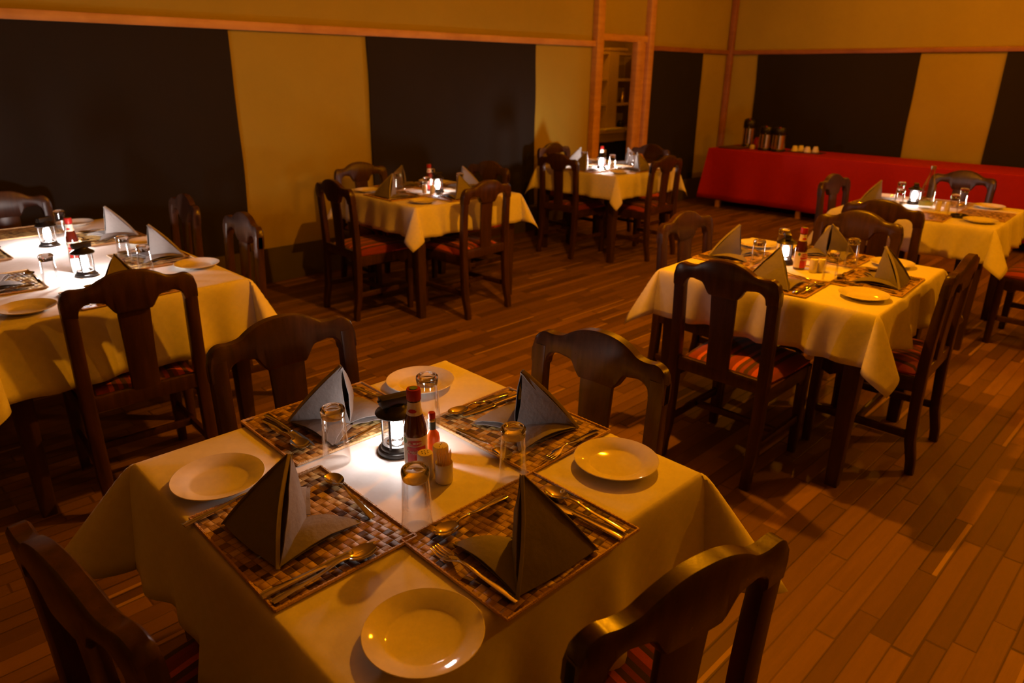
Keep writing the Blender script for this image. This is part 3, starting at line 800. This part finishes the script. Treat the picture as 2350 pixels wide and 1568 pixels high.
# chairs of A
chair(.143, 1.072, 7.4, 'dark wooden chair with worn rail in the lower left corner')
chair(.800, .418, 79, 'dark wooden chair with gleaming crest at the bottom right')
chair(1.446, 1.112, 183, 'dark wooden chair behind the nearest table, back toward the floor')
chair(.878, 1.814, 269, 'dark wooden chair at the far-left side of the nearest table')

# ======================= tables B, C, D, E, F
B_ = (3.197, 4.066, R(-1.4)); NB = 'middle back table'
table(*B_[:2], .90, .90, B_[2], 'dark wooden table before the middle black wall panel')
cloth(*B_[:2], .90, .90, B_[2], .205, 'white tablecloth with kite-shaped corner on the middle back table', 2.2, U=.42)
for k in (180, 270, 0, 90): place(B_, k, NB, (.31, .01), adj={'p': (.345, -.31, 0)} if k == 270 else {})
put('salt', 3.135, 4.045, z, 0, 'left white shaker on the middle back table', 'shaker', 'white shakers')
put('pepper', 3.17, 4.0, z, 0, 'right white shaker on the middle back table', 'shaker', 'white shakers')
put('ketchup', 3.235, 4.115, z, 0, 'ketchup bottle on the middle back table', 'bottle', 'ketchup bottles')
put('chili', 3.275, 4.06, z, 0, 'small sauce bottle on the middle back table', 'bottle')
lantern(3.235, 4.02, z, 0, 'black lantern half hidden behind shakers, middle back table', 1.0)
chair(2.448, 4.111, -1.4, 'dark wooden chair at the near-left side of the middle back table')
chair(3.188, 3.450, 93, 'dark wooden chair at the near-right side of the middle back table')
chair(3.09, 4.78, 266, 'wooden chair at the far-left side of the middle back table')
chair(3.91, 4.212, 182, 'wooden chair at the far-right side of the middle back table')

C_ = (5.332, 4.134, 0); NC = 'table by the doorway'
table(*C_[:2], .90, .90, C_[2], 'dark wooden table standing before the narrow doorway')
cloth(*C_[:2], .90, .90, C_[2], .205, 'white tablecloth on the brightly lit table before the doorway', 3.7, U=.30, V=.2)
for k in (180, 270, 0, 90): place(C_, k, NC, (.31, .01))
lantern(5.20, 4.10, z, 0, 'dazzling lantern on the table by the doorway', 9)
put('ketchup', 5.30, 4.18, z, 0, 'ketchup bottle behind the lantern, table by the doorway', 'bottle', 'ketchup bottles')
put('salt', 5.225, 4.01, z, 0, 'left white shaker on the table by the doorway', 'shaker', 'white shakers')
put('pepper', 5.27, 4.03, z, 0, 'right white shaker on the table by the doorway', 'shaker', 'white shakers')
chair(4.78, 4.248, 0, 'dark wooden chair at the near-left side of the table by the doorway')
chair(5.414, 3.548, 89, 'dark wooden chair at the near-right side of the table by the doorway')
chair(5.46, 4.92, 268, 'wooden chair at the far-left side of the table by the doorway')
chair(6.13, 4.22, 182, 'wooden chair at the far-right side of the table by the doorway')

D_ = (3.102, 1.271, R(2.5)); ND = 'right middle table'
table(*D_[:2], .90, .90, D_[2], 'dark wooden table with tapered legs at the right middle')
cloth(*D_[:2], .90, .90, D_[2], .21, 'yellow-lit white tablecloth on the right middle table', 4.4, U=.40, wk=1.45)
for k in (180, 270, 0, 90): place(D_, k, ND, (.31, .01))
lantern(3.13, 1.375, z, R(30), 'dim black lantern among glasses on the right middle table', .16)
put('ketchup', 3.085, 1.285, z, 0, 'ketchup bottle on the right middle table', 'bottle', 'ketchup bottles')
put('chili', 3.155, 1.30, z, 0, 'small sauce bottle on the right middle table', 'bottle')
put('salt', 3.07, 1.215, z, 0, 'left white shaker on the right middle table', 'shaker', 'white shakers')
put('pepper', 3.105, 1.195, z, 0, 'right white shaker on the right middle table', 'shaker', 'white shakers')
chair(2.436, 1.285, .7, 'dark wooden chair with striped seat, back to camera, right middle table')
chair(3.241, .686, 93, 'dark wooden chair in profile at the right of the right middle table')
chair(3.90, 1.345, 180, 'dark wooden chair on the far-right side of the right middle table')
chair(3.201, 1.951, 267, 'dark wooden chair at the far-left side of the right middle table')

E_ = (5.214, 1.379, R(2)); NE = 'far right table'
table(*E_[:2], .90, .90, E_[2], 'dark wooden table in front of the red buffet, far right')
cloth(*E_[:2], .90, .90, E_[2], .205, 'white tablecloth on the far right table before the red buffet', 5.1, U=.40, wk=1.35)
place(E_, 90, NE, (.31, .01), 'mnpgksd'); place(E_, 0, NE, (.31, .01), 'mkgsfp', adj={'g': (.165, .235, 0)}); place(E_, 270, NE, (.31, .01), 'mpg'); place(E_, 180, NE, (.31, .01), 'mg')
lantern(5.35, 1.522, z, R(20), 'lit lantern beside the water bottle on the far right table', 1.6)
put('salt', 5.20, 1.325, z, 0, 'left white shaker beside the water bottle, far right table', 'shaker', 'white shakers')
put('pepper', 5.225, 1.28, z, 0, 'right white shaker near the water bottle, far right table', 'shaker', 'white shakers')
wb = empty('water_bottle', (5.235, 1.41, z)); tag(wb, 'tall clear glass water bottle on the far right table', 'bottle')
bm = bmesh.new(); lathe(bm, [(0, 0), (.040, 0), (.042, .004), (.042, .135), (.036, .160), (.020, .205), (.014, .235), (.014, .262), (.0155, .268)], 32); obj('bottle_glass', bm, MWATER, wb)
bm = bmesh.new(); lathe(bm, [(.0425, .02), (.0425, .045)], 32); obj('label_band', bm, MGRN, wb)
bm = bmesh.new(); lathe(bm, [(.0160, .250), (.0165, .272), (0, .274)], 20); obj('cap', bm, MBRASS, wb)
bm = bmesh.new(); lathe(bm, [(0, 0), (.045, 0), (.048, .018), (.042, .018), (.038, .006), (0, .006)], 28); o = obj('ashtray', bm, MBLK, loc=(5.04, 1.16, z)); tag(o, 'small round black ashtray on the far right table', 'ashtray')
chair(4.397, 1.40, 2, 'dark wooden chair, back to camera, between the right middle and far right tables')
chair(5.296, 2.045, 267, 'wooden chair at the far-left side of the far right table')
chair(6.28, 1.473, 180, 'wooden chair before the red buffet, beyond the far right table')
chair(5.30, .44, 90, 'wooden chair with striped seat at the right picture edge')

FX, FY0, FY1 = .752, 2.776, 4.506
F_T = (FX, (FY0+FY1)/2, 0); NF = 'long left table'
table(FX, (FY0+FY1)/2, .90, FY1-FY0, R(.8), 'long dark wooden table at the left with two lanterns')
cloth(FX, (FY0+FY1)/2, .90, FY1-FY0, R(.8), .270, 'white tablecloth on the long left table with two lanterns', 6.6, U=.42)
place((FX, 3.21, 0), 270, NF, (.30, .02), adj={'p': (.315, -.29, 0)}); 
place((FX, 3.36, 0), 0, NF, (.30, .02), side='right nearer', adj={'p': (.39, -.26, 0), 'g': (.17, -.05, 0)})
place((FX, 3.965, 0), 0, NF, (.30, .02), side='right farther', adj={'p': (.39, -.27, 0)})
place((FX, 3.34, 0), 180, NF, (.30, .0), 'mnksd', side='left nearer')
place((FX, 3.95, 0), 180, NF, (.30, .0), 'mnksd', side='left farther')
place((FX, 4.07, 0), 90, NF, (.30, .02), side='far end', items='mpgks')
lantern(.752, 3.262, z, R(10), 'nearer glowing lantern on the long left table', 6)
lantern(.782, 3.963, z, R(25), 'farther glowing lantern on the long left table', 7)
put('ketchup', .80, 3.60, z, 0, 'ketchup bottle behind the nearer lantern, long left table', 'bottle', 'ketchup bottles')
put('salt', .735, 3.345, z, 0, 'white shaker beside the nearer lantern, long left table', 'shaker', 'white shakers')
put('glass', .602, 3.16, z, 0, 'upturned tumbler in the lantern glare, long left table', 'glass', 'upturned tumblers')
chair(.733, 2.646, 87, 'large dark wooden chair, back to camera, at the long left table')
chair(.79, 4.87, 270, 'wooden chair lit pink at the far end of the long left table')
chair(1.50, 4.13, 176, 'wooden chair against the black panel, farther of two beside the long table')
chair(1.50, 3.40, 176, 'wooden chair at the right end of the long left table, nearer of two')

# ------------------------------------------------------------------ buffet
BX0, BX1, BY0, BY1, BZ = 8.15, 8.87, .3, 4.74, .712
bt = empty('buffet_table', ((BX0+BX1)/2, (BY0+BY1)/2, 0)); tag(bt, 'long pale-legged buffet table hidden under the red cloth', 'table')
bm = bmesh.new(); box(bm, (0, 0, BZ-.02), (BX1-BX0, BY1-BY0, .03)); obj('tabletop', bm, MRAIL, bt, False)
for yy in (4.57, 3.52, 2.45, 1.4, .45):
    for xx in (8.20, 8.80):
        bm = bmesh.new(); bar(bm, [(xx-bt.location.x, yy-bt.location.y, BZ-.03), (xx-bt.location.x, yy-bt.location.y, 0)], (.026, .026), .1, up=(1, 0, 0)); obj('leg', bm, MRAIL, bt)
bm = bmesh.new(); per = []; hx, hy, rc = (BX1-BX0)/2, (BY1-BY0)/2, .02
def seg(a, b, n): return [(a[0]+(b[0]-a[0])*i/n, a[1]+(b[1]-a[1])*i/n) for i in range(n)]
cs = [(-hx, -hy), (hx, -hy), (hx, hy), (-hx, hy)]
for i in range(4): per += seg(cs[i], cs[(i+1) % 4], 90 if i % 2 else 22)
rings = []
for q in (0, .01, .03, .08, .16, .26, .36, .46, .54, .615):
    ring = []
    for i, (px, py) in enumerate(per):
        nx = px/hx if abs(abs(px)-hx) < 1e-6 else 0; ny = py/hy if abs(abs(py)-hy) < 1e-6 else 0
        o_ = .006+.035*q + q*.035*sin(py*6.3+px*9)+q*.02*sin(py*14+2)
        if nx > 0: o_ = .004
        if nx and ny: o_ += q*.09
        if q == 0: o_ = 0
        ring.append((px+nx*o_, py+ny*o_, -q + (.004 if q else 0)))
    rings.append(ring)
vr = loft(bm, rings, caps=False); bm.faces.new(vr[0])
o = obj('buffet_cloth', bm, MRED, loc=((BX0+BX1)/2, (BY0+BY1)/2, BZ+.003)); o.modifiers.new('t', 'SOLIDIFY').thickness = .002
tag(o, 'bright red cloth draped over the long buffet along the wall', 'tablecloth')
bz = BZ+.0045
def airpot(x, y, h, label):
    t = empty('vacuum_flask', (x, y, bz), R(-160)); tag(t, label, 'flask', 'vacuum flasks on the buffet'); r = .078
    bm = bmesh.new(); lathe(bm, [(0, 0), (r*1.03, 0), (r*1.05, .02), (r, .03), (0, .03)], 32); obj('foot', bm, MBLK, t)
    bm = bmesh.new(); lathe(bm, [(r*.97, .028), (r*.97, h*.68)], 32); obj('steel_body', bm, MBRASS, t)
    bm = bmesh.new(); lathe(bm, [(r*.98, h*.66), (r*1.02, h*.68), (r*1.02, h*.86), (r*.9, h*.95), (r*.6, h), (0, h)], 32)
    box(bm, (.075, 0, h*.83), (.07, .05, .05), .01); obj('lid', bm, MBLK, t)
    bm = bmesh.new(); tube(bm, [(r, 0, h*.8), (r+.03, 0, h*.65), (r+.03, 0, h*.3), (r, 0, h*.15)], .010); obj('handle', bm, MBLK, t)
    bm = bmesh.new(); box(bm, (.055, .0, h*.97), (.03, .02, .012), .003); obj('push_button', bm, MCAP, t)
airpot(8.66, 4.50, .345, 'tallest black and steel vacuum flask at the buffet corner')
airpot(8.42, 4.15, .285, 'left of the two shorter vacuum flasks on the buffet')
airpot(8.40, 3.97, .285, 'right of the two shorter vacuum flasks on the buffet')
bm = bmesh.new(); box(bm, (0, 0, .008), (.32, .28, .014), .004); o = obj('serving_tray', bm, MBR, loc=(8.38, 4.52, bz)); tag(o, 'low brown tray at the left end of the buffet', 'tray')
jar((8.54, 4.31, bz), .05, .13, MLABR, 'dark red tin standing between the flasks', 'red_tin', 'tin')
jar((8.44, 4.32, bz), .035, .05, MCER, 'small pale sugar pot beside the dark red tin', 'sugar_pot', 'pot')
bm = bmesh.new(); box(bm, (0, 0, .005), (.2, .42, .009), .003); o = obj('serving_tray', bm, MBR, loc=(8.55, 3.70, bz)); tag(o, 'thin tray under the white cups on the buffet', 'tray')
bm = bmesh.new(); lathe(bm, [(0, .062), (.020, .062), (.024, .058), (.036, .020), (.040, 0), (.037, 0), (.033, .018), (.022, .054), (0, .056)], 24); tube(bm, [(.036, 0, .018), (.056, 0, .022), (.054, 0, .042), (.030, 0, .046)], .004); cup = obj('tea_cup', bm, MPLATE)
for i, (cx_, cy_, lab) in enumerate([(8.52, 3.82, 'leftmost upturned white cup on the buffet'), (8.60, 3.78, 'second upturned white cup from the left, buffet'), (8.51, 3.66, 'third upturned white cup from the left, buffet'), (8.59, 3.60, 'rightmost upturned white cup on the buffet')]):
    o = cup if i == 0 else cup.copy()
    if i: C.objects.link(o)
    o.location = (cx_, cy_, bz+.0105); o.rotation_euler = (0, 0, i*1.3); tag(o, lab, 'cup', 'upturned cups on the buffet')
